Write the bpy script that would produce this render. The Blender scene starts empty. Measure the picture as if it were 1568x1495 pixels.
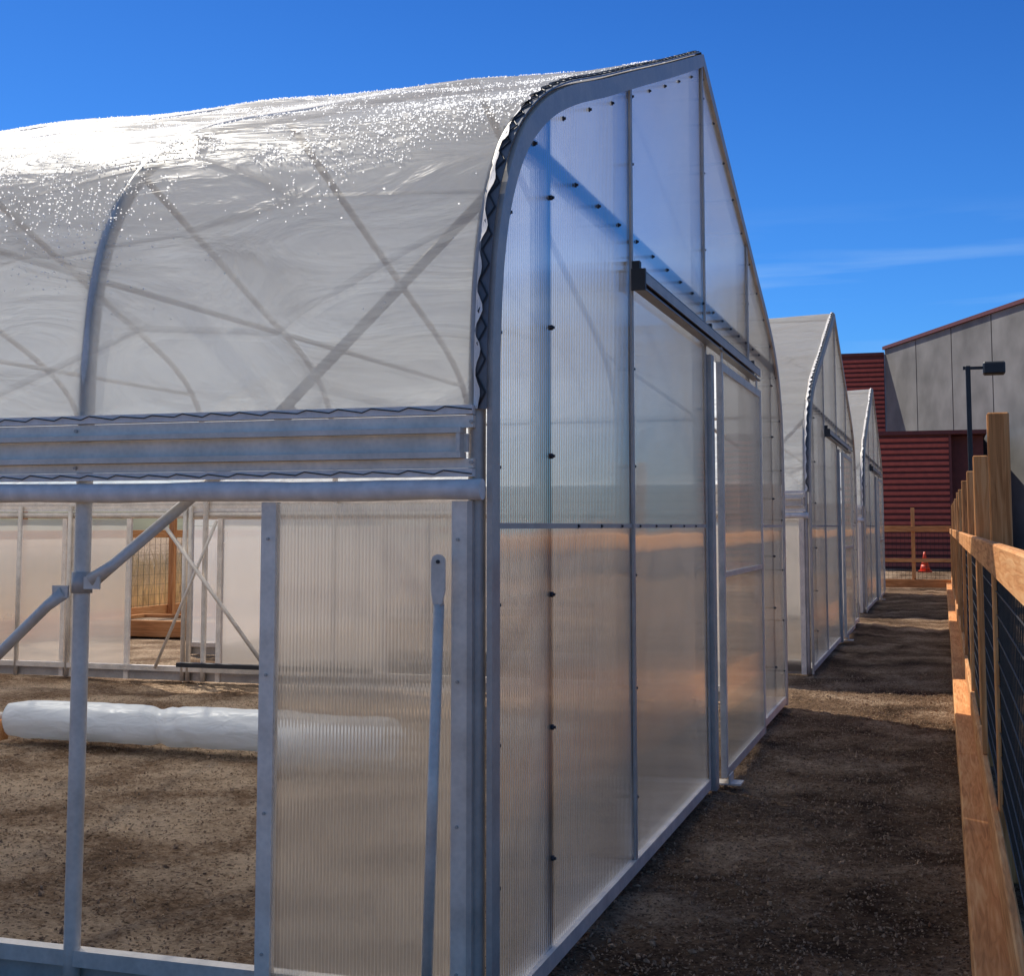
import bpy, math, random
from mathutils import Vector, noise, Quaternion
random.seed(7)
S = bpy.context.scene
D = bpy.data
EL = 50; AZ = -52
sd = Vector((math.sin(math.radians(AZ)) * math.cos(math.radians(EL)), math.cos(math.radians(AZ)) * math.cos(math.radians(EL)), math.sin(math.radians(EL))))

# ------------------------------------------------------------------ materials
def newmat(name):
    m = D.materials.new(name); m.use_nodes = True
    nt = m.node_tree; nt.nodes.clear()
    out = nt.nodes.new('ShaderNodeOutputMaterial')
    return m, nt, out
def N(nt, t, **kw):
    n = nt.nodes.new(t)
    for k, v in kw.items(): setattr(n, k, v)
    return n
def L(nt, a, b): nt.links.new(a, b)
def math_(nt, op, a, b=None, c=None, clamp=False):
    n = nt.nodes.new('ShaderNodeMath'); n.operation = op; n.use_clamp = clamp
    for i, v in enumerate((a, b, c)):
        if v is None: continue
        if isinstance(v, (int, float)): n.inputs[i].default_value = v
        else: nt.links.new(v, n.inputs[i])
    return n.outputs[0]
def ramp(nt, fac, stops):
    r = nt.nodes.new('ShaderNodeValToRGB')
    el = r.color_ramp.elements
    while len(el) < len(stops): el.new(0.5)
    for e, (p, c) in zip(el, stops):
        e.position = p; e.color = (c[0], c[1], c[2], 1)
    nt.links.new(fac, r.inputs[0]); return r.outputs[0]
def tex(nt, kind, scale, vec=None, **inp):
    n = nt.nodes.new('ShaderNodeTex' + kind)
    n.inputs['Scale'].default_value = scale
    for k, v in inp.items(): n.inputs[k].default_value = v
    if vec is not None: nt.links.new(vec, n.inputs['Vector'])
    return n
def pos(nt): return nt.nodes.new('ShaderNodeNewGeometry').outputs['Position']
def mapv(nt, v, scale=(1, 1, 1), rot=(0, 0, 0), loc=(0, 0, 0)):
    m = nt.nodes.new('ShaderNodeMapping'); nt.links.new(v, m.inputs[0])
    m.inputs['Scale'].default_value = scale; m.inputs['Rotation'].default_value = rot; m.inputs['Location'].default_value = loc
    return m.outputs[0]
def bump(nt, h, strength, dist):
    b = nt.nodes.new('ShaderNodeBump'); b.inputs['Strength'].default_value = strength
    b.inputs['Distance'].default_value = dist; nt.links.new(h, b.inputs['Height']); return b.outputs[0]
def mixs(nt, f, a, b):
    m = nt.nodes.new('ShaderNodeMixShader')
    if isinstance(f, (int, float)): m.inputs[0].default_value = f
    else: nt.links.new(f, m.inputs[0])
    nt.links.new(a, m.inputs[1]); nt.links.new(b, m.inputs[2]); return m.outputs[0]

def m_simple(name, col, rough=0.6, metal=0.0, var=0.15, nscale=6, bmp=0.0, bscale=40):
    m, nt, out = newmat(name)
    p = N(nt, 'ShaderNodeBsdfPrincipled')
    n = tex(nt, 'Noise', nscale, pos(nt), Detail=5.0)
    c = ramp(nt, n.outputs[0], [(0.3, [x * (1 - var) for x in col]), (0.7, [min(1, x * (1 + var)) for x in col])])
    L(nt, c, p.inputs['Base Color'])
    p.inputs['Roughness'].default_value = rough; p.inputs['Metallic'].default_value = metal
    if bmp:
        b = tex(nt, 'Noise', bscale, pos(nt), Detail=5.0)
        L(nt, bump(nt, b.outputs[0], bmp, 0.01), p.inputs['Normal'])
    L(nt, p.outputs[0], out.inputs[0]); return m

def m_steel(name='galvanised_steel', col=(0.70, 0.625, 0.54), rough=0.42, metal=.2):
    m, nt, out = newmat(name)
    p = N(nt, 'ShaderNodeBsdfPrincipled'); v = pos(nt)
    n = tex(nt, 'Noise', 9, v, Detail=6.0); n2 = tex(nt, 'Voronoi', 60, v)
    f = math_(nt, 'MULTIPLY_ADD', n2.outputs['Distance'], 0.2, n.outputs[0])
    c = ramp(nt, f, [(0.35, [x * .80 for x in col]), (0.85, [min(1, x * 1.16) for x in col])])
    L(nt, c, p.inputs['Base Color']); p.inputs['Metallic'].default_value = metal
    L(nt, math_(nt, 'MULTIPLY_ADD', n.outputs[0], 0.2, rough - .1), p.inputs['Roughness'])
    L(nt, p.outputs[0], out.inputs[0]); return m

def m_wood(name, axis):
    m, nt, out = newmat(name); v = pos(nt)
    sc = {'x': (1.2, 22, 22), 'y': (22, 1.2, 22), 'z': (22, 22, 1.2)}[axis]
    p = N(nt, 'ShaderNodeBsdfPrincipled')
    g = tex(nt, 'Noise', 2.2, mapv(nt, v, sc), Detail=7.0, Distortion=1.2)
    b = tex(nt, 'Noise', 1.1, v, Detail=3.0)
    k = tex(nt, 'Voronoi', 2.6, v)
    f = math_(nt, 'ADD', math_(nt, 'MULTIPLY', g.outputs[0], .7), math_(nt, 'MULTIPLY', b.outputs[0], .35))
    c = ramp(nt, f, [(0.3, (0.32, 0.120, 0.040)), (0.52, (0.64, 0.285, 0.105)), (0.72, (0.78, 0.44, 0.20))])
    kn = math_(nt, 'LESS_THAN', k.outputs['Distance'], 0.045)
    mx = N(nt, 'ShaderNodeMix', data_type='RGBA'); L(nt, kn, mx.inputs[0]); L(nt, c, mx.inputs[6]); mx.inputs[7].default_value = (.09, .04, .02, 1)
    L(nt, mx.outputs[2], p.inputs['Base Color']); p.inputs['Roughness'].default_value = 0.8
    p.inputs['Specular IOR Level'].default_value = .15
    L(nt, bump(nt, g.outputs[0], 0.4, 0.004), p.inputs['Normal'])
    L(nt, p.outputs[0], out.inputs[0]); return m

def m_poly(name, comp, clear, amp_r, amp_t, rough, period=0.0115, boost=1.3, tint=(.86, .88, .91, 1), refr=.5, low=.05, webf=.2, wa=.2):
    """twin-wall polycarbonate: vertical flutes smear reflections and the view through sideways"""
    m, nt, out = newmat(name)
    geo = nt.nodes.new('ShaderNodeNewGeometry'); v = geo.outputs['Position']
    sx = N(nt, 'ShaderNodeSeparateXYZ'); L(nt, v, sx.inputs[0]); c = sx.outputs[comp]
    ph = math_(nt, 'DIVIDE', c, period)
    web = math_(nt, 'LESS_THAN', math_(nt, 'FRACT', ph), webf)
    wv = math_(nt, 'SINE', math_(nt, 'MULTIPLY', ph, 2 * math.pi))
    big = tex(nt, 'Noise', 1.3, mapv(nt, v, (1, 1, .8)), Detail=3.0)
    def nrm(amp, low):
        h = math_(nt, 'ADD', math_(nt, 'MULTIPLY', wv, amp), math_(nt, 'MULTIPLY', math_(nt, 'SUBTRACT', big.outputs[0], .5), low))
        z = math_(nt, 'MULTIPLY', math_(nt, 'SUBTRACT', big.outputs[0], .5), low)
        cb = N(nt, 'ShaderNodeCombineXYZ'); L(nt, h, cb.inputs[comp]); L(nt, z, cb.inputs[2])
        a = N(nt, 'ShaderNodeVectorMath', operation='ADD'); L(nt, geo.outputs['Normal'], a.inputs[0]); L(nt, cb.outputs[0], a.inputs[1])
        b = N(nt, 'ShaderNodeVectorMath', operation='NORMALIZE'); L(nt, a.outputs[0], b.inputs[0]); return b.outputs[0]
    tr = N(nt, 'ShaderNodeBsdfTransparent'); tr.inputs[0].default_value = (.95, .95, .95, 1)
    rf = N(nt, 'ShaderNodeBsdfRefraction'); rf.inputs['Color'].default_value = (.95, .95, .95, 1); rf.inputs['Roughness'].default_value = .07; rf.inputs['IOR'].default_value = 1.1
    L(nt, nrm(amp_t, .03), rf.inputs['Normal'])
    tl = N(nt, 'ShaderNodeBsdfTranslucent'); tl.inputs[0].default_value = tint
    gl = N(nt, 'ShaderNodeBsdfGlossy'); gl.inputs['Roughness'].default_value = rough; L(nt, nrm(amp_r, low), gl.inputs['Normal'])
    see = mixs(nt, refr, tr.outputs[0], rf.outputs[0])
    f = math_(nt, 'MULTIPLY_ADD', web, wa, math_(nt, 'MULTIPLY_ADD', big.outputs[0], .3, (1 - clear) - .19), clamp=True)
    base = mixs(nt, f, see, tl.outputs[0])
    fz = N(nt, 'ShaderNodeFresnel'); fz.inputs[0].default_value = 1.58
    sh = mixs(nt, math_(nt, 'MINIMUM', math_(nt, 'MULTIPLY', fz.outputs[0], boost), .78), base, gl.outputs[0])
    L(nt, sh, out.inputs[0]); return m

def m_film():
    m, nt, out = newmat('polythene_film'); v = pos(nt)
    wr = tex(nt, 'Noise', 1.7, mapv(nt, v, (.8, 2.2, 2.2), (0, .2, .3)), Detail=4.0, Distortion=1.6)
    cr = tex(nt, 'Voronoi', 1.3, mapv(nt, v, (.6, 1.6, 1.6), (.4, .2, .5))); cr.feature = 'DISTANCE_TO_EDGE'
    crease = math_(nt, 'SUBTRACT', 1.0, math_(nt, 'MULTIPLY', cr.outputs['Distance'], 30, clamp=True), clamp=True)
    h = math_(nt, 'ADD', math_(nt, 'MULTIPLY', wr.outputs[0], 1.8), math_(nt, 'MULTIPLY', crease, .2))
    nb = bump(nt, h, 0.55, 0.035)
    tr = N(nt, 'ShaderNodeBsdfTransparent'); tr.inputs[0].default_value = (.95, .96, .96, 1)
    tl = N(nt, 'ShaderNodeBsdfTranslucent'); tl.inputs[0].default_value = (.86, .865, .84, 1); L(nt, nb, tl.inputs[1])
    df = N(nt, 'ShaderNodeBsdfDiffuse'); df.inputs[0].default_value = (.86, .86, .84, 1); L(nt, nb, df.inputs[2])
    gl = N(nt, 'ShaderNodeBsdfGlossy'); gl.inputs['Roughness'].default_value = .32; L(nt, nb, gl.inputs['Normal'])
    body = mixs(nt, .10, tl.outputs[0], df.outputs[0])
    f = math_(nt, 'ADD', math_(nt, 'MULTIPLY_ADD', wr.outputs[0], .20, .745), math_(nt, 'MULTIPLY', crease, .08), clamp=True)
    base = mixs(nt, f, tr.outputs[0], body)
    fz = N(nt, 'ShaderNodeFresnel'); fz.inputs[0].default_value = 1.42
    L(nt, mixs(nt, math_(nt, 'MULTIPLY', fz.outputs[0], .22), base, gl.outputs[0]), out.inputs[0]); return m

def m_drop():
    m, nt, out = newmat('droplet_glints'); v = pos(nt)
    n = tex(nt, 'Noise', 30, v, Detail=1.0)
    c = ramp(nt, n.outputs[0], [(.3, (.97, .97, .97)), (.7, (.99, .99, .99))])  # near-white colour paints the sun glint of each drop
    df = N(nt, 'ShaderNodeBsdfDiffuse'); tl = N(nt, 'ShaderNodeBsdfTranslucent')
    L(nt, c, df.inputs[0]); L(nt, c, tl.inputs[0])
    L(nt, mixs(nt, .70, df.outputs[0], tl.outputs[0]), out.inputs[0]); return m

def m_plastic_sheet():
    m, nt, out = newmat('white_plastic'); v = pos(nt)
    n = tex(nt, 'Noise', 4, mapv(nt, v, (1, 3, 3)), Detail=2.0, Distortion=1.5)
    nb = bump(nt, n.outputs[0], .4, .03)
    tl = N(nt, 'ShaderNodeBsdfTranslucent'); tl.inputs[0].default_value = (.93, .93, .91, 1); L(nt, nb, tl.inputs[1])
    p = N(nt, 'ShaderNodeBsdfPrincipled'); p.inputs['Base Color'].default_value = (.93, .93, .91, 1); p.inputs['Roughness'].default_value = .35; L(nt, nb, p.inputs['Normal'])
    L(nt, mixs(nt, .35, p.outputs[0], tl.outputs[0]), out.inputs[0]); return m

def m_ground():
    m, nt, out = newmat('dirt'); v = pos(nt)
    p = N(nt, 'ShaderNodeBsdfPrincipled'); p.inputs['Roughness'].default_value = 1; p.inputs['Specular IOR Level'].default_value = .1
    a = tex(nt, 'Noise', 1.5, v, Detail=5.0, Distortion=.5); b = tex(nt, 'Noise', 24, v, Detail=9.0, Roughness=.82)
    c = tex(nt, 'Voronoi', 70, v); c2 = tex(nt, 'Voronoi', 26, v)
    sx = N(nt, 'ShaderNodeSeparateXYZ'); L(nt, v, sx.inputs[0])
    lit_inside = math_(nt, 'MULTIPLY', math_(nt, 'SUBTRACT', -1.2, sx.outputs[0]), 3, clamp=True)     # soil painted paler under cover, standing in for sunlight inside
    f = math_(nt, 'ADD', math_(nt, 'MULTIPLY', a.outputs[0], .52), math_(nt, 'MULTIPLY', b.outputs[0], .50))  # broad noise mixes soil tone with painted sun and shade patches
    f = math_(nt, 'MULTIPLY_ADD', lit_inside, .075, f)
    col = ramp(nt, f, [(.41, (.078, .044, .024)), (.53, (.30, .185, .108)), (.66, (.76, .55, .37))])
    cs = N(nt, 'ShaderNodeSeparateColor'); L(nt, c.outputs['Color'], cs.inputs[0])
    chip = math_(nt, 'MULTIPLY', math_(nt, 'GREATER_THAN', cs.outputs[0], .88), math_(nt, 'LESS_THAN', c.outputs['Distance'], .36))
    dark = math_(nt, 'MULTIPLY', math_(nt, 'LESS_THAN', cs.outputs[1], .22), math_(nt, 'LESS_THAN', c.outputs['Distance'], .5))
    mx = N(nt, 'ShaderNodeMix', data_type='RGBA'); L(nt, math_(nt, 'MULTIPLY', chip, .6), mx.inputs[0]); L(nt, col, mx.inputs[6]); mx.inputs[7].default_value = (.70, .50, .33, 1)
    m2 = N(nt, 'ShaderNodeMix', data_type='RGBA'); L(nt, math_(nt, 'MULTIPLY', dark, .7), m2.inputs[0]); L(nt, mx.outputs[2], m2.inputs[6]); m2.inputs[7].default_value = (.05, .028, .016, 1)
    L(nt, m2.outputs[2], p.inputs['Base Color'])
    h = math_(nt, 'ADD', math_(nt, 'MULTIPLY', b.outputs[0], 1.2), math_(nt, 'ADD', math_(nt, 'MULTIPLY', c.outputs['Distance'], .3), math_(nt, 'MULTIPLY', c2.outputs['Distance'], .5)))
    L(nt, bump(nt, h, 1.0, .06), p.inputs['Normal'])
    L(nt, p.outputs[0], out.inputs[0]); return m

STEEL = m_steel(); DSTEEL = m_steel('aged_steel', (.49, .44, .39), .45)
ALU = m_steel('aluminium', (.85, .75, .64), .42)
RAIL = m_steel('track_steel', (.17, .165, .17), .4)
BLACK = m_simple('black_metal', (.02, .02, .022), .5); BOLT = m_simple('bolt_metal', (.06, .06, .07), .45, metal=.5)
WX, WY, WZ = m_wood('cedar_x', 'x'), m_wood('cedar_y', 'y'), m_wood('cedar_z', 'z')
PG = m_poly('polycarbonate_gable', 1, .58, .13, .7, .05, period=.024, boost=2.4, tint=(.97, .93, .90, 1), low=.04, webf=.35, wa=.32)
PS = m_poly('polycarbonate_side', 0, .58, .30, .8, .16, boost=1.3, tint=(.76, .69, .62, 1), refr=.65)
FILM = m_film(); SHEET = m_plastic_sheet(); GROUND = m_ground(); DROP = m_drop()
STRIP = m_simple('film_edge', (.80, .75, .70), .45, var=.15, nscale=20)
RED = m_simple('red_siding', (.56, .105, .06), .55, var=.12); RED2 = m_simple('dark_red_trim', (.15, .034, .026), .6)
STUCCO = m_simple('grey_stucco', (.21, .20, .185), .9, var=.3, nscale=.7, bmp=.3, bscale=3)
CONEM = m_simple('cone_orange', (.95, .08, .02), .45, var=.05)
WIRE = m_simple('wire_mesh', (.05, .045, .04), .5, metal=.5)
STONE = m_simple('chips', (.34, .225, .135), .95, var=.6, nscale=60)
GRASSM = m_simple('dry_grass', (.74, .58, .34), .8, var=.35, nscale=3)
HILL = m_simple('hill_scrub', (.16, .15, .08), .95, var=.5, nscale=.08)

# ------------------------------------------------------------------ mesh builder
class MB:
    def __init__(s): s.v = []; s.f = []; s.mi = []; s.sm = []; s.mats = []
    def mat(s, m):
        if m not in s.mats: s.mats.append(m)
        return s.mats.index(m)
    def face(s, f, m, smooth=False): s.f.append(f); s.mi.append(s.mat(m)); s.sm.append(smooth)
    def box(s, x0, x1, y0, y1, z0, z1, m):
        b = len(s.v)
        s.v += [(x0, y0, z0), (x1, y0, z0), (x1, y1, z0), (x0, y1, z0), (x0, y0, z1), (x1, y0, z1), (x1, y1, z1), (x0, y1, z1)]
        for q in ((0, 3, 2, 1), (4, 5, 6, 7), (0, 1, 5, 4), (1, 2, 6, 5), (2, 3, 7, 6), (3, 0, 4, 7)):
            s.face([b + i for i in q], m)
    def cbox(s, x0, x1, y0, y1, z0, z1, m, c=0.006):
        xs = (x0, x1); ys = (y0, y1); zs = (z0, z1); idx = {}
        for i in (0, 1):
            for j in (0, 1):
                for k in (0, 1):
                    sx = c if i == 0 else -c; sy = c if j == 0 else -c; sz = c if k == 0 else -c
                    idx[(i, j, k, 0)] = len(s.v); s.v.append((xs[i], ys[j] + sy, zs[k] + sz))
                    idx[(i, j, k, 1)] = len(s.v); s.v.append((xs[i] + sx, ys[j], zs[k] + sz))
                    idx[(i, j, k, 2)] = len(s.v); s.v.append((xs[i] + sx, ys[j] + sy, zs[k]))
        I = idx
        for i in (0, 1): s.face([I[(i, 0, 0, 0)], I[(i, 1, 0, 0)], I[(i, 1, 1, 0)], I[(i, 0, 1, 0)]], m)
        for j in (0, 1): s.face([I[(0, j, 0, 1)], I[(1, j, 0, 1)], I[(1, j, 1, 1)], I[(0, j, 1, 1)]], m)
        for k in (0, 1): s.face([I[(0, 0, k, 2)], I[(1, 0, k, 2)], I[(1, 1, k, 2)], I[(0, 1, k, 2)]], m)
        for i in (0, 1):
            for j in (0, 1): s.face([I[(i, j, 0, 0)], I[(i, j, 1, 0)], I[(i, j, 1, 1)], I[(i, j, 0, 1)]], m)
            for k in (0, 1): s.face([I[(i, 0, k, 0)], I[(i, 1, k, 0)], I[(i, 1, k, 2)], I[(i, 0, k, 2)]], m)
        for j in (0, 1):
            for k in (0, 1): s.face([I[(0, j, k, 1)], I[(1, j, k, 1)], I[(1, j, k, 2)], I[(0, j, k, 2)]], m)
        for i in (0, 1):
            for j in (0, 1):
                for k in (0, 1): s.face([I[(i, j, k, 0)], I[(i, j, k, 1)], I[(i, j, k, 2)]], m)
    def tube(s, pts, r, m, n=12, caps=True):
        pts = [Vector(p) for p in pts]; rings = []
        t0 = (pts[1] - pts[0]).normalized()
        ref = Vector((0, 0, 1)) if abs(t0.z) < .9 else Vector((1, 0, 0))
        u = t0.cross(ref).normalized()
        for i, p in enumerate(pts):
            a = pts[max(i - 1, 0)]; c = pts[min(i + 1, len(pts) - 1)]
            t = (c - a).normalized()
            u = (u - t * u.dot(t)).normalized(); w = t.cross(u)
            b = len(s.v); rr = r if isinstance(r, (int, float)) else r[i]
            for k in range(n):
                an = 2 * math.pi * k / n
                s.v.append(tuple(p + (u * math.cos(an) + w * math.sin(an)) * rr))
            rings.append(b)
        for i in range(len(rings) - 1):
            for k in range(n):
                k2 = (k + 1) % n
                s.face([rings[i] + k, rings[i] + k2, rings[i + 1] + k2, rings[i + 1] + k], m, True)
        if caps:
            s.face([rings[0] + k for k in range(n)][::-1], m); s.face([rings[-1] + k for k in range(n)], m)
    def build(s, name, parent=None):
        me = D.meshes.new(name); me.from_pydata(s.v, [], s.f)
        for m in s.mats: me.materials.append(m)
        me.polygons.foreach_set('material_index', s.mi); me.polygons.foreach_set('use_smooth', s.sm)
        me.update(); o = D.objects.new(name, me); S.collection.objects.link(o)
        if parent: o.parent = parent
        return o
def empty(name):
    o = D.objects.new(name, None); S.collection.objects.link(o); return o

# ------------------------------------------------------------------ profile
CT = [(3.93, 0), (3.93, .95), (3.93, 1.85), (3.92, 2.1), (3.88, 2.35), (3.79, 2.57), (3.62, 2.78), (3.35, 2.965), (2.99, 3.13), (2.45, 3.33), (1.85, 3.56), (.9, 3.92), (0, 4.27)]
def catmull(P, n):
    out = []
    for i in range(len(P) - 1):
        p0 = P[max(i - 1, 0)]; p1 = P[i]; p2 = P[i + 1]; p3 = P[min(i + 2, len(P) - 1)]
        for k in range(n):
            t = k / n
            out.append(tuple(.5 * ((2 * b) + (-a + c) * t + (2 * a - 5 * b + 4 * c - d) * t * t + (-a + 3 * b - 3 * c + d) * t ** 3) for a, b, c, d in zip(p0, p1, p2, p3)))
    out.append(P[-1]); return out
HALF = catmull(CT, 5)
PROF = [(-d, z) for d, z in HALF] + [(d, z) for d, z in HALF[-2::-1]]
def offs(P, o):
    res = []
    for i, p in enumerate(P):
        a = P[max(i - 1, 0)]; c = P[min(i + 1, len(P) - 1)]
        ty, tz = c[0] - a[0], c[1] - a[1]; l = math.hypot(ty, tz) or 1
        res.append((p[0] - tz / l * o, p[1] + ty / l * o))
    return res
def ztop(d):
    d = abs(d)
    for (a, za), (b, zb) in zip(HALF[::-1], HALF[-2::-1]):
        if a <= d <= b and zb >= 1.6: return za + (zb - za) * (d - a) / max(b - a, 1e-6)
    return 1.86
def resample(P, step):
    out = [P[0]]; acc = 0
    for a, b in zip(P, P[1:]):
        l = math.hypot(b[0] - a[0], b[1] - a[1]); t = step - acc
        while t <= l:
            out.append((a[0] + (b[0] - a[0]) * t / l, a[1] + (b[1] - a[1]) * t / l)); t += step
        acc = l - (t - step)
    return out

def greenhouse(cy, x0, x1, near_panels, far_panels, hero):
    E = empty('greenhouse'); sp = 1.38; yn = cy - 3.93; yf = cy + 3.93
    nseg = 14 if hero else 8
    fr = MB(); ribs = []
    x = x0 - .035
    while x > x1: ribs.append(x); x -= sp
    ribs[-1] = x1 + .035
    for rx in ribs:
        fr.tube([(rx, cy + d, z) for d, z in PROF], .027, STEEL if rx != ribs[0] else DSTEEL, nseg)
    for d, z in ((0, 4.21), (3.80, 2.42)):
        fr.tube([(x0 - .03, cy + d, z), (x1 + .03, cy + d, z)], .013, STEEL, 8)
    for rx in ribs[2:-1:2]:
        fr.tube([(rx, cy - 3.6, 2.76), (rx, cy + 3.6, 2.76)], .018, STEEL, 8)
    a = ribs[0]; b = ribs[1]
    fr.tube([(a, cy - 3.66, 2.64), (a - .72, cy - 3.84, 1.86)], .019, STEEL, 8)
    fr.tube([(a, cy + 3.86, 1.95), (b, cy + 3.2, 2.98)], .016, STEEL, 8)
    for yy in (yn, yf):
        fr.box(x1 + .03, x0 - .07, yy - .02, yy + .03, .09, .14, STEEL)
        fr.box(x1 + .03, x0 - .07, yy + .031, yy + .07, .0, .09, DSTEEL)
    for gx, sg in ((x0, -1), (x1, 1)):
        q = (gx - .065, gx - .006) if sg < 0 else (gx + .006, gx + .065)
        for d in (-3.25, -1.96, 0, 1.86, 3.25):
            fr.box(q[0], q[1], cy + d - .03, cy + d + .03, 0, ztop(d) - .02, DSTEEL)
        fr.box(q[0] + .004, q[1] - .002, cy - 3.6, cy + 3.6, 2.76, 2.83, DSTEEL)
        fr.box(q[0] + .004, q[1] + .002, cy - 3.9, cy + .02, .0, .06, STEEL)
        fr.box(q[0] + .004, q[1] + .002, cy + 1.9, cy + 3.9, .0, .06, STEEL)
    fr.build('steel_frame', E)
    # ---- film
    fm = MB(); up = [p for p in offs(PROF, .031) if p[1] > 1.85]
    up = resample(up, .06) + [up[-1]]
    nx = int((x0 - x1) / (.06 if hero else .09))
    for i in range(nx + 1):
        xx = x0 + .004 - (x0 - x1) * i / nx
        u = ((x0 - .035 - xx) / sp) % 1.0
        for j, (d, z) in enumerate(up):
            sag = math.sin(math.pi * u) ** 2 * .020 if 0 < i < nx else 0
            w = noise.noise(Vector((xx * 1.1, d * 1.4 + cy, z * 1.4))) * .011 + noise.noise(Vector((xx * 2.0 + d * 1.6, d * 3.0 + cy, z * 3.4))) * .006
            w += (abs(noise.noise(Vector((xx * 1.5 - z * 1.5, d * 2.0, z * 4.0 + cy)))) - .2) * .012
            if i == 0 or i == nx: w = 0
            w -= .010
            k = min(1, (z - 1.85) / .3)
            if abs(d) > 3.3: fm.v.append((xx, cy + d + (-w + sag * .3) * k * (1 if d < 0 else -1), z + (w - sag) * k * .3))
            else: fm.v.append((xx, cy + d, z - sag + w * k))
    m = len(up)
    for i in range(nx):
        for j in range(m - 1):
            fm.face([i * m + j, i * m + j + 1, (i + 1) * m + j + 1, (i + 1) * m + j], FILM, True)
    fm.build('roof_film', E)
    if hero:
        # droplets on the near slope: white discs tilted sunward to stand in for glints
        dp = MB(); cnt = 0
        jmax = next(j for j, p in enumerate(up) if p[0] > 0)
        while cnt < 26000:
            i = random.randrange(1, min(nx, 130)); j = random.randrange(4, jmax)
            A = Vector(fm.v[i * m + j]); B_ = Vector(fm.v[(i + 1) * m + j]); C_ = Vector(fm.v[i * m + j + 1])
            s_, t_ = random.random(), random.random(); P = A + (B_ - A) * s_ + (C_ - A) * t_
            dens = min(1, max(0.015, (P.z - 2.25) / .55)) * max(0.02, .34 + 2.0 * noise.noise(P * 1.6 + Vector((3, 1, 0))) + 1.1 * noise.noise(P * 6))
            if P.z > 3.0: dens *= .55
            if random.random() > dens: continue
            nrm = (C_ - A).cross(B_ - A).normalized()
            if nrm.z < 0: nrm = -nrm
            r = random.uniform(.0018, .0038) * (1.4 if random.random() < .08 else 1)
            nn = (sd + Vector((random.uniform(-.35, .35), random.uniform(-.35, .35), random.uniform(-.35, .35)))).normalized()
            tx = nn.cross(Vector((0, 1, .3))).normalized(); ty = nn.cross(tx); b0 = len(dp.v); Cc = P + nrm * (r * 1.1 + .001)
            for an in range(5):
                q = 2 * math.pi * an / 5; dp.v.append(tuple(Cc + (tx * math.cos(q) + ty * math.sin(q)) * r))
            dp.v.append(tuple(Cc + nn * r * .25))
            for an in range(5): dp.face([b0 + an, b0 + (an + 1) % 5, b0 + 5], DROP, False)
            cnt += 1
        dp.build('droplet_glints', E)
    # ---- hip board
    hb = MB()
    for yy, s in ((yn, -1), (yf, 1)):
        def yb(a, b): return (yy - b, yy - a) if s < 0 else (yy + a, yy + b)
        A = yb(.028, .062); hb.box(x1, x0 - .03, A[0], A[1], 1.835, 1.862, STRIP)
        A = yb(.028, .052); hb.box(x1, x0 - .03, A[0], A[1], 1.795, 1.832, ALU)
        A = yb(.028, .082); hb.box(x1, x0 - .06, A[0], A[1], 1.778, 1.7945, STEEL)
        A = yb(.028, .040); hb.box(x1, x0 - .05, A[0], A[1], 1.722, 1.777, ALU)
        A = yb(.028, .082); hb.box(x1, x0 - .06, A[0], A[1], 1.703, 1.721, STEEL)
        A = yb(.028, .050); hb.box(x1, x0 - .03, A[0], A[1], 1.674, 1.702, ALU)
        A = yb(.028, .060); hb.box(x1, x0 - .03, A[0], A[1], 1.648, 1.672, STRIP)
        A = yb(.0402, .079); hb.box(x0 - .075, x0 - .063, A[0], A[1], 1.7215, 1.7775, STEEL)
        yt = yy + s * .05
        if s < 0 and hero:
            for z, o in ((1.852, .064), (1.660, .062)):
                pts = []; k = 0; xx = x0 - .03
                while xx > x0 - 4:
                    pts.append((xx, yy + s * (o + .001), z + (.005 if k % 2 else -.005) + random.uniform(-.002, .002))); xx -= .03 if k % 2 else random.uniform(.07, .095); k += 1
                hb.tube(pts, .0019, BLACK, 5)
        n = 60; pts = [(x1 + (x0 - .0 - x1) * i / n, yt, 1.608 + .002 * math.sin(i * 1.3)) for i in range(n + 1)]
        hb.tube(pts, [.031 + .0012 * math.sin(i * 2.1) for i in range(n + 1)], STRIP if s < 0 else STEEL, 16)
        for rx in ribs:
            for z in (1.812, 1.69): hb.tube([(rx, yy + s * .04, z), (rx, yy + s * .060, z)], .006, DSTEEL, 6)
    hb.build('hip_board', E)
    # ---- gable skins
    for gx, nm in ((x0, 'gable_panels'), (x1, 'rear_gable_panels')):
        g = MB(); ds = sorted(set([-3.9 + .1 * i for i in range(79)] + [-3.25, -1.94, 0, .09, 1.86, 3.25]))
        for a, b in zip(ds, ds[1:]):
            mid = (a + b) / 2; za, zb = ztop(a), ztop(b)
            open_ = gx == x0 and .09 <= mid <= 1.86
            lo = 2.50; k = len(g.v)
            if not open_:
                g.v += [(gx, cy + a, .055), (gx, cy + b, .055), (gx, cy + b, 1.50), (gx, cy + a, 1.50)]
                g.face([k, k + 1, k + 2, k + 3], PG); k = len(g.v); lo = 1.505
            g.v += [(gx, cy + a, lo), (gx, cy + b, lo), (gx, cy + b, zb), (gx, cy + a, za)]
            g.face([k, k + 1, k + 2, k + 3], PG)
        g.build(nm, E)
    # ---- gable trim
    t = MB()
    inner = offs(PROF, -.05); outer = offs(PROF, .024); lip = offs(PROF, .040); lip0 = offs(PROF, .034)
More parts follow.
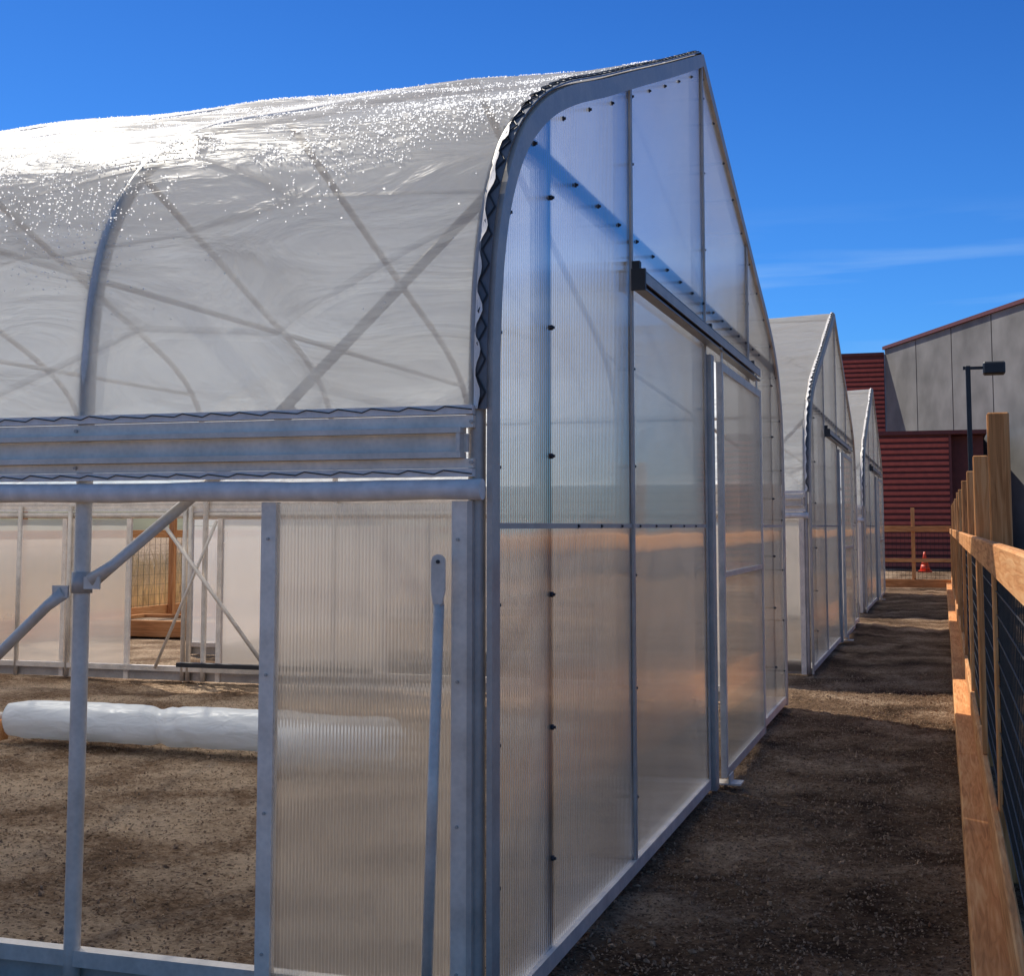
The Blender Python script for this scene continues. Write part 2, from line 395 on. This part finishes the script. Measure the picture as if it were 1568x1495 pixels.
    def band(A, B, xa, xb, m):
        b = len(t.v)
        for (d, z), (e, w) in zip(A, B):
            t.v.extend([(xa, cy + d, z), (xb, cy + d, z), (xb, cy + e, w), (xa, cy + e, w)])
        for i in range(len(A) - 1):
            for k in range(4):
                k2 = (k + 1) % 4
                t.face([b + i * 4 + k, b + i * 4 + k2, b + i * 4 + 4 + k2, b + i * 4 + 4 + k], m)
        t.face([b, b + 1, b + 2, b + 3], m); e = b + (len(A) - 1) * 4; t.face([e, e + 3, e + 2, e + 1], m)
    band(inner, outer, x0 + .004, x0 + .022, DSTEEL)
    up_i = [i for i, p in enumerate(PROF) if p[1] > 1.84]
    band([lip0[i] for i in up_i], [lip[i] for i in up_i], x0 - .028, x0 + .008, RAIL)
    ww = resample([offs(PROF, .044)[i] for i in up_i], .05)
    t.tube([(x0 + (.004 if k % 2 else -.022), cy + d, z) for k, (d, z) in enumerate(ww)], .003, BLACK, 5)
    b = len(t.v); sc = resample([offs(PROF, .052)[i] for i in up_i], .02); sc2 = resample([offs(PROF, .036)[i] for i in up_i], .02)
    ns = min(len(sc), len(sc2))
    for k in range(ns):
        d, z = sc[k]; e, w = sc2[k]
        t.v.append((x0 - .018 + .006 * math.sin(k * .9 + 2 * noise.noise(Vector((k * .11, 3, 1)))) + .014 * noise.noise(Vector((k * .3, cy, 0))), cy + d, z)); t.v.append((x0 - .034, cy + e, w))
    for k in range(ns - 1):
        t.face([b + 2 * k, b + 2 * k + 1, b + 2 * k + 3, b + 2 * k + 2], STRIP, True)
    for d in (-1.96, 0, 1.86):
        t.box(x0 + .003, x0 + .014, cy + d - .017, cy + d + .017, .03, ztop(d) - .05, DSTEEL)
    for a_, b_ in ((-3.86, -1.98), (-1.94, -.02), (1.88, 3.86)):
        t.box(x0 + .003, x0 + .008, cy + a_, cy + b_, 1.492, 1.510, DSTEEL)
    t.box(x0 - .002, x0 + .018, cy - 3.86, cy - .04, .02, .075, ALU); t.box(x0 - .002, x0 + .018, cy + 1.95, cy + 3.86, .02, .075, ALU)
    t.build('gable_trim', E)
    # ---- bolts
    bo = MB()
    def bolt(y, z, xo=.012):
        bo.tube([(x0 + .001, y, z), (x0 + xo - .006, y, z)], .0095, BOLT, 8); bo.tube([(x0 + xo - .006, y, z), (x0 + xo + .001, y, z)], .0055, BOLT, 6)
    for d, z in resample(offs(PROF, -.085), .42)[1:]:
        if z > .15: bolt(cy + d, z)
    for d in (-3.25, 3.25, -1.93, .035, 1.89):
        z = .36
        while z < ztop(d) - .15: bolt(cy + d, z + random.uniform(-.03, .03), .016); z += .46
    for d in [-2.9 + .36 * i for i in range(16)]:
        if ztop(d) > 2.9: bolt(cy + d, 2.795)
        if d < -.1: bolt(cy + d, 1.50, .014)
    bo.build('bolts', E)
    # ---- sliding door
    dr = MB(); xa, xb = x0 + .045, x0 + .080; ya, yb_ = cy + .16, cy + 1.98; zt = 2.47
    for y in (ya, yb_ - .05): dr.box(xa, xb, y, y + .05, .05, zt, STEEL)
    for z in (.05, zt - .05): dr.box(xa + .002, xb - .002, ya + .05, yb_ - .05, z, z + .05, STEEL)
    dr.box(xa + .002, xb - .002, ya + .05, yb_ - .05, 1.20, 1.23, STEEL)
    k = len(dr.v); dr.v += [(xa + .03, ya + .05, .10), (xa + .03, yb_ - .05, .10), (xa + .03, yb_ - .05, zt - .05), (xa + .03, ya + .05, zt - .05)]; dr.face([k, k + 1, k + 2, k + 3], PG)
    dr.box(x0 + .004, x0 + .04, cy + .02, cy + .12, 0, 2.5, DSTEEL)
    za, zb = 2.545, 2.63
    dr.box(x0 + .02, x0 + .075, cy - 1.98, cy + 2.02, za, za + .008, RAIL); dr.box(x0 + .02, x0 + .03, cy - 1.98, cy + 2.02, za + .0085, zb - .0085, RAIL)
    dr.box(x0 + .02, x0 + .075, cy - 1.98, cy + 2.02, zb - .008, zb, RAIL); dr.box(x0 + .066, x0 + .075, cy - 1.98, cy + 2.02, za + .030, zb - .0085, DSTEEL)
    dr.box(x0 + .016, x0 + .080, cy - 2.0, cy - 1.981, za - .006, zb + .006, BLACK)
    for y in (cy - 1.96, cy, cy + 1.86): dr.box(x0 + .016, x0 + .05, y - .02, y + .02, zb + .001, zb + .045, BLACK)
    for y in (ya + .1, yb_ - .12): dr.box(x0 + .055, x0 + .063, y, y + .05, zt, za + .03, STEEL)
    dr.box(x0 - .01, x0 + .16, cy + .14, cy + .28, .015, .024, STEEL); dr.box(x0 + .09, x0 + .10, cy + .14, cy + .28, .0241, .07, STEEL)
    dr.build('sliding_door', E)
    # ---- side wall panels
    sp_ = MB()
    for yy, pl, s in ((yn, near_panels, -1), (yf, far_panels, 1)):
        for a, b in pl:
            y = yy + s * .032; k = len(sp_.v); zt_ = 1.57
            sp_.v += [(a, y, .03), (b, y, .03), (b, y, zt_), (a, y, zt_)]; sp_.face([k, k + 1, k + 2, k + 3], PS)
            yb0, yb1 = sorted((yy + s * .012, yy + s * .044))
            for e0, e1 in ((a - .05, a), (b, b + .05)):
                if e1 > x0 - .03: e1 = x0 - .028
                sp_.box(e0, e1, yb0, yb1, 0, 1.575, ALU)
            for e in (a - .025, b + .02):
                z = .2
                while z < 1.5: sp_.tube([(e, yy + s * .04, z), (e, yy + s * .05, z)], .005, DSTEEL, 6); z += .42
    sp_.build('side_panels', E)
    return E, ribs

X0 = -1.30
E1, R1 = greenhouse(7.79, X0, -10.7, [(-1.985, -1.40), (-10.6, -8.5)], [(-10.6, -8.5), (-8.33, -7.75), (-6.68, -5.0), (-2.9, -1.40)], True)
E2, R2 = greenhouse(18.1, X0, -8.5, [(-2.9, -1.40), (-6.3, -4.7)], [(-3.3, -1.40)], False)
E3, R3 = greenhouse(28.4, X0, -8.5, [(-2.9, -1.40), (-6.3, -4.7)], [(-3.3, -1.40)], False)

d = MB(); yn = 3.86
d.box(-1.348, -1.332, yn - .052, yn - .02, 0, 1.575, DSTEEL)
d.tube([(-1.462, 3.775, 0), (-1.424, 3.775, 1.27)], .0165, STEEL, 14)
d.tube([(-1.424, 3.775, 1.265), (-1.4235, 3.775, 1.31)], [.0165, .010], STEEL, 14)
pl = []
for k in range(25):
    a = math.pi * k / 24
    pl.append((-1.422 + .022 * math.cos(a), 1.395 + .022 * math.sin(a)))
pl = pl + [(-1.444, 1.31), (-1.438, 1.27), (-1.410, 1.27), (-1.400, 1.31)]
b = len(d.v)
for x, z in pl: d.v.append((x, 3.760, z))
for x, z in pl: d.v.append((x, 3.766, z))
n = len(pl); d.face([b + i for i in range(n)], STEEL); d.face([b + n + i for i in range(n)][::-1], STEEL)
for i in range(n): d.face([b + i, b + (i + 1) % n, b + n + (i + 1) % n, b + n + i], STEEL)
d.tube([(-1.422, 3.757, 1.395), (-1.422, 3.7598, 1.395)], .006, BLACK, 12)
rx = R1[1]
d.tube([(rx, yn, 1.28), (rx, yn, 1.35)], .034, DSTEEL, 14)
d.box(rx + .03, rx + .09, yn - .035, yn - .027, 1.295, 1.335, STEEL); d.box(rx - .09, rx - .03, yn - .035, yn - .027, 1.265, 1.305, STEEL)
d.tube([(rx + .05, yn - .02, 1.32), (rx + .12, yn - .0, 1.375), (rx + .62, yn + .3, 1.90)], [.026, .019, .019], STEEL, 12)
d.tube([(rx - .05, yn - .02, 1.285), (rx - .12, yn - .02, 1.235), (rx - 1.38, yn + .0, .14)], [.024, .018, .018], STEEL, 12)
yf = 11.72
d.tube([(-7.3, yf - .08, 1.55), (-6.1, yf - .08, .12)], .02, STEEL, 10); d.tube([(-7.35, yf - .06, .12), (-6.7, yf - .06, 1.55)], .016, STEEL, 8)
for x in (-9.0, -8.4, -7.08, -7.02): d.tube([(x, yf, 0), (x, yf, 1.7)], .024, STEEL, 10)
d.box(-7.0, -5.0, yf - .25, yf - .17, .16, .20, BLACK)
d.build('brace_pipes', E1)

# ------------------------------------------------------------------ ground
def axis_pts(lo, hi, step, far):
    a = []; v = lo
    while v < hi: a.append(v); v += step
    a.append(hi)
    l = []; g = step * 2; v = lo
    while v > -far: v -= g; g *= 1.7; l.append(v)
    r = []; g = step * 2; v = hi
    while v < far: v += g; g *= 1.7; r.append(v)
    return l[::-1] + a + r
xs = axis_pts(-7.5, .35, .03, 900); ys = axis_pts(2.6, 14.0, .035, 900)
def gh_(x, y):
    z = noise.noise(Vector((x * .9, y * .9, 0))) * .022 + noise.noise(Vector((x * 3.5, y * 3.5, 3))) * .016 + noise.noise(Vector((x * 9, y * 9, 5))) * .014
    return z + noise.noise(Vector((x * 17, y * 17, 9))) * .011 - .018
g = MB()
for y in ys:
    for x in xs:
        g.v.append((x, y, gh_(x, y) if (-14 < x < 3 and 0 < y < 40) else 0))
w = len(xs)
for j in range(len(ys) - 1):
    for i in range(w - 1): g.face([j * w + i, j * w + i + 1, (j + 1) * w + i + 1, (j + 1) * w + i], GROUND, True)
g.build('ground')

c = MB()
def chip(x, y, s):
    b = len(c.v); q = Quaternion((random.random() - .5, random.random() - .5, random.random() - .5, random.random() - .5)).normalized()
    e = (s * random.uniform(.6, 1.6), s * random.uniform(.5, 1), s * random.uniform(.3, .7)); gz = gh_(x, y)
    for p in ((1, 0, 0), (-1, 0, 0), (0, 1, 0), (0, -1, 0), (0, 0, 1), (0, 0, -1)):
        v = q @ Vector((p[0] * e[0], p[1] * e[1], p[2] * e[2]))
        c.v.append((x + v.x, y + v.y, gz + s * .3 + v.z))
    for f in ((0, 2, 4), (2, 1, 4), (1, 3, 4), (3, 0, 4), (2, 0, 5), (1, 2, 5), (3, 1, 5), (0, 3, 5)): c.face([b + i for i in f], STONE)
for i in range(20000):
    y = 3 + 12 * random.random() ** 1.5; chip(random.uniform(-1.35, .1), y, random.uniform(.003, .008) * (2.0 if random.random() < .08 else 1))
for i in range(14000):
    chip(random.uniform(-6.5, -1.6), 3.2 + 7.5 * random.random() ** 1.4, random.uniform(.003, .010) * (1.8 if random.random() < .05 else 1))
c.build('gravel')

# distant scrub hills behind the plot
hl = MB(); nh = 60; nr = 8
for i in range(nh + 1):
    x = -420 + 390 * i / nh
    top = (9 + 7 * noise.noise(Vector((x * .012, 0, 4))) + 2.0 * noise.noise(Vector((x * .06, 0, 9)))) * min(1, (nh - i) / 8)
    for j in range(nr + 1):
        hl.v.append((x, 150 + 60 * j / nr, top * math.sin(math.pi * .5 * j / nr) - .2 + .6 * noise.noise(Vector((x * .1, j, 0)))))
for i in range(nh):
    for j in range(nr): b = i * (nr + 1) + j; hl.face([b, b + nr + 1, b + nr + 2, b + 1], HILL, True)
hl.build('hills')

# ------------------------------------------------------------------ fences
def fence_y(xf, y0, y1, first, sp, battens=True):
    E = empty('wooden_fence'); w = MB()
    y = first
    while y < y1:
        h = 1.97 + random.uniform(-.03, .03); j = random.uniform(-.006, .006)
        w.cbox(xf + j, xf + .09 + j, y, y + .09, 0, h, WZ)
        y += sp
    y = y0
    while y < y1:
        e = min(y + sp * 2, y1); j = random.uniform(-.004, .004)
        w.cbox(xf - .04 + j, xf - .002 + j, y + .002, e - .002, 1.325, 1.44, WY)
        w.cbox(xf - .035 + j, xf - .003 + j, y + .002, e - .002, .125, .30, WY)
        w.cbox(xf - .145 + j, xf - .005, y + .003, e - .003, -.03, .12, WY, .008)
        y = e
    yy = first + sp / 2
    while yy < y1 and battens:
        w.cbox(xf - .030, xf - .001, yy, yy + .038, .302, 1.323, WZ, .003); yy += sp
    w.build('timber', E)
    m = MB(); z = .32; st = .1 if battens else .15; th = .004 if battens else .003
    while z < 1.3: m.box(xf + .01, xf + .014, y0, y1, z, z + th, WIRE); z += st
    yy = y0
    while yy < y1: m.box(xf + .0145, xf + .0185, yy, yy + th, .3, 1.33, WIRE); yy += st
    m.build('wire_mesh', E); return E
fence_y(.20, 3.0, 34.8, 6.2, 2.9)
fence_y(-11.4, 3.0, 34.8, 4.0, 3.6, False)
def fence_x(yf_, x0, x1):
    E = empty('wooden_fence'); w = MB(); x = x1 - .85
    while x > x0:
        w.cbox(x - .09, x, yf_, yf_ + .09, 0, 1.95, WZ); x -= 2.3
    w.cbox(x0, x1, yf_ - .04, yf_ - .002, 1.36, 1.50, WX); w.cbox(x0, x1, yf_ - .04, yf_ - .002, .0, .20, WX); w.cbox(x0, x1, yf_ - .04, yf_ - .002, .62, .71, WX)
    w.build('timber', E); m = MB(); z = .2
    while z < 1.4: m.box(x0, x1, yf_ + .01, yf_ + .015, z, z + .006, WIRE); z += .1
    x = x0
    while x < x1: m.box(x, x + .006, yf_ + .0155, yf_ + .02, .2, 1.4, WIRE); x += .1
    m.build('wire_mesh', E)
fence_x(34.8, -11.4, .2)
rb = MB()
for (a, b_, y0, y1) in ((-11.2, -8.9, 16.2, 16.25), (-11.2, -8.9, 17.4, 17.45)): rb.cbox(a, b_, y0, y1, 0, .22, WX)
rb.cbox(-11.2, -11.15, 16.252, 17.398, 0, .22, WY); rb.cbox(-8.95, -8.9, 16.252, 17.398, 0, .22, WY)
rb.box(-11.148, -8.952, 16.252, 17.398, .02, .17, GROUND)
rb.build('raised_garden_bed')

# ------------------------------------------------------------------ plastic roll
r = MB(); n = 120; seg = 40
for i in range(n + 1):
    u = i / n; x = -6.30 + 2.9 * u
    for k in range(seg):
        a = 2 * math.pi * k / seg
        rr = .138 + .018 * noise.noise(Vector((x * 1.5 + a * .3, math.cos(a) * 1.4, math.sin(a) * 1.4))) + .012 * abs(noise.noise(Vector((x * 5 + math.cos(a) * 2, math.cos(a) * 2, math.sin(a) * 2))))
        rr *= 1 - .18 * math.exp(-((x + 5.1 + .05 * math.cos(a)) / .05) ** 2) - .08 * math.exp(-((x + 4.9 + .1 * math.sin(a)) / .04) ** 2)
        if u < .05: rr *= .86 + 2.8 * u
        r.v.append((x, 8.20 - .03 * u + rr * math.cos(a) * 1.10, .145 + rr * math.sin(a) * .95))
for i in range(n):
    for k in range(seg): r.face([i * seg + k, i * seg + (k + 1) % seg, (i + 1) * seg + (k + 1) % seg, (i + 1) * seg + k], SHEET, True)
r.face(list(range(seg)), SHEET)
r.tube([(-7.2, 8.20, .16), (-3.3, 8.17, .16)], .024, STEEL, 12)
r.build('plastic_sheet_roll')
pk = MB(); pk.cbox(-8.2, -6.33, 8.10, 8.19, 0, .14, WX); pk.cbox(-6.3, -4.6, 8.95, 8.99, 0, .09, WX); pk.build('wooden_plank')

# ------------------------------------------------------------------ grass beyond left fence
gr = MB()
for i in range(12000):
    x = random.uniform(-17, -11.7); y = random.uniform(12, 26); h = random.uniform(.5, 1.2) * (.6 + .6 * (noise.noise(Vector((x, y, 0))) + .5))
    a = random.uniform(0, 6.28); lx, ly = math.cos(a) * .2 * h, math.sin(a) * .2 * h; b = len(gr.v); w_ = .014
    gr.v += [(x, y, -.01), (x + w_, y + w_, -.01), (x + lx * .4 + w_, y + ly * .4, h * .6), (x + lx * .4, y + ly * .4, h * .6), (x + lx, y + ly, h)]
    gr.face([b, b + 1, b + 2, b + 3], GRASSM); gr.face([b + 3, b + 2, b + 4], GRASSM)
gr.build('tall_grass')

# ------------------------------------------------------------------ building
B = empty('commercial_building')
q = MB()
def siding(x0, x1, y, z0, z1):
    q.box(x0, x1, y, y + .3, z0, z1, RED2); z = z0 + .08
    while z < z1 - .1: q.box(x0 + .02, x1 - .02, y - .08, y - .002, z, z + .12, RED); z += .21
siding(-5, .37, 50, 0, 4.72); q.box(-5, .37, 50.3, 57, 0, 4.72, RED2)
q.box(.371, 1.45, 50.6, 54.4, 0, 4.70, RED2); q.box(-5.1, 1.55, 49.75, 57, 4.721, 4.86, RED2)
q.box(.28, .37, 49.9, 49.918, 0, 4.72, RED2)
siding(-8, -2.32, 63, 4, 9.2); q.box(-8, -2.32, 63.3, 75, 0, 9.2, RED2); q.box(-8.1, -2.32, 62.9, 75, 9.201, 9.34, RED2)
q.build('siding', B)
k = MB(); p0 = Vector((-2.3, 63, 0)); p1 = Vector((7.6, 40.7, 0)); dv = (p1 - p0); n_ = Vector((-dv.y, dv.x, 0)).normalized()
if n_.x > 0: n_ = -n_
nj = 7
def prism(a, b_, back, z0, z1, m):
    b0 = len(k.v)
    for z in (z0, z1):
        for P in (a, b_, b_ + back, a + back): k.v.append((P.x, P.y, z))
    for f in ((0, 1, 5, 4), (1, 2, 6, 5), (2, 3, 7, 6), (3, 0, 4, 7), (4, 5, 6, 7), (0, 3, 2, 1)): k.face([b0 + t for t in f], m)
for i in range(nj):
    prism(p0 + dv * (i / nj) + dv.normalized() * .04, p0 + dv * ((i + 1) / nj) - dv.normalized() * .04, -n_ * 8, 0, 9.45, STUCCO)
prism(p0 - n_ * .06, p1 - n_ * .06, -n_ * 7.8, 0, 9.40, STUCCO)
prism(p0 + n_ * .1, p1 + n_ * .1, -n_ * 8.2, 9.455, 9.60, RED2)
k.build('stucco_walls', B)

# ------------------------------------------------------------------ lamp, cone
l = MB()
l.cbox(.55, .65, 29.95, 30.05, 0, 4.88, BLACK, .01); l.cbox(.45, .75, 29.85, 30.15, 0, .05, BLACK, .01)
l.box(.50, .548, 29.97, 30.03, 4.80, 4.87, BLACK); l.box(.652, .92, 29.97, 30.03, 4.80, 4.86, BLACK); l.cbox(.90, 1.34, 29.8, 30.2, 4.68, 4.94, BLACK, .03)
l.build('street_lamp')
co = MB()
def cone_ring(z0, z1, r0, r1, m):
    co.tube([(-.58, 46.5, z0), (-.58, 46.5, z1)], [r0, r1], m, 24)
co.cbox(-.80, -.36, 46.3, 46.7, 0, .05, CONEM, .01); cone_ring(.05, .24, .17, .12, CONEM); cone_ring(.241, .36, .119, .09, CONEM); cone_ring(.361, .66, .089, .03, CONEM)
co.build('traffic_cone')

# ------------------------------------------------------------------ light, sky, camera
su = D.lights.new('sun', 'SUN'); su.energy = 5.0; su.angle = math.radians(.53); su.color = (1, .94, .83)
so = D.objects.new('sun', su); S.collection.objects.link(so); so.rotation_mode = 'QUATERNION'; so.rotation_quaternion = sd.to_track_quat('Z', 'Y')
W = D.worlds.new('World'); S.world = W; W.use_nodes = True; nt = W.node_tree; nt.nodes.clear()
o = N(nt, 'ShaderNodeOutputWorld'); bg = N(nt, 'ShaderNodeBackground'); sk = N(nt, 'ShaderNodeTexSky', sky_type='NISHITA')
sk.sun_disc = False; sk.sun_elevation = math.radians(EL); sk.sun_rotation = math.radians(360 + AZ); sk.air_density = 1.0; sk.dust_density = .4; sk.ozone_density = 3.5
tc = N(nt, 'ShaderNodeTexCoord'); sx = N(nt, 'ShaderNodeSeparateXYZ'); L(nt, tc.outputs['Generated'], sx.inputs[0])
tr_ = ramp(nt, sx.outputs[2], [(0.0, (.26, .60, .98)), (.16, (.18, .49, .92)), (.38, (.11, .35, .74)), (.60, (.78, .83, .88))])  # overhead part, out of view, made paler as neutral fill light
tint = N(nt, 'ShaderNodeMix', data_type='RGBA', blend_type='MULTIPLY'); tint.inputs[0].default_value = 1; L(nt, sk.outputs[0], tint.inputs[6]); L(nt, tr_, tint.inputs[7])
cn = tex(nt, 'Noise', 2.6, mapv(nt, tc.outputs['Generated'], (1, 1, 13), (0, .0, 0), (.35, .2, .4)), Detail=9.0, Distortion=.4)
cf = ramp(nt, cn.outputs[0], [(.46, (0, 0, 0)), (.78, (1, 1, 1))])
band_ = math_(nt, 'MULTIPLY', math_(nt, 'MULTIPLY', math_(nt, 'SUBTRACT', sx.outputs[2], .10), 14, clamp=True), math_(nt, 'MULTIPLY', math_(nt, 'SUBTRACT', .23, sx.outputs[2]), 14, clamp=True))
f = math_(nt, 'MULTIPLY', math_(nt, 'MULTIPLY', cf, band_), .8, clamp=True)
mx = N(nt, 'ShaderNodeMix', data_type='RGBA'); L(nt, f, mx.inputs[0]); L(nt, tint.outputs[2], mx.inputs[6]); mx.inputs[7].default_value = (3.4, 5.0, 7.0, 1)
L(nt, mx.outputs[2], bg.inputs[0]); bg.inputs[1].default_value = .14; L(nt, bg.outputs[0], o.inputs[0])

cam = D.cameras.new('camera'); co_ = D.objects.new('camera', cam); S.collection.objects.link(co_)
cam.sensor_fit = 'HORIZONTAL'; cam.sensor_width = 36; cam.lens = 36 * 2070 / 1568; cam.shift_y = -.0775; cam.clip_end = 5000; cam.clip_start = .05
co_.location = (0, 0, 1.5); co_.rotation_euler = (math.radians(90 + 4.97), 0, math.radians(17.6))
S.camera = co_
S.view_settings.view_transform = 'Standard'; S.view_settings.look = 'None'; S.view_settings.exposure = 0
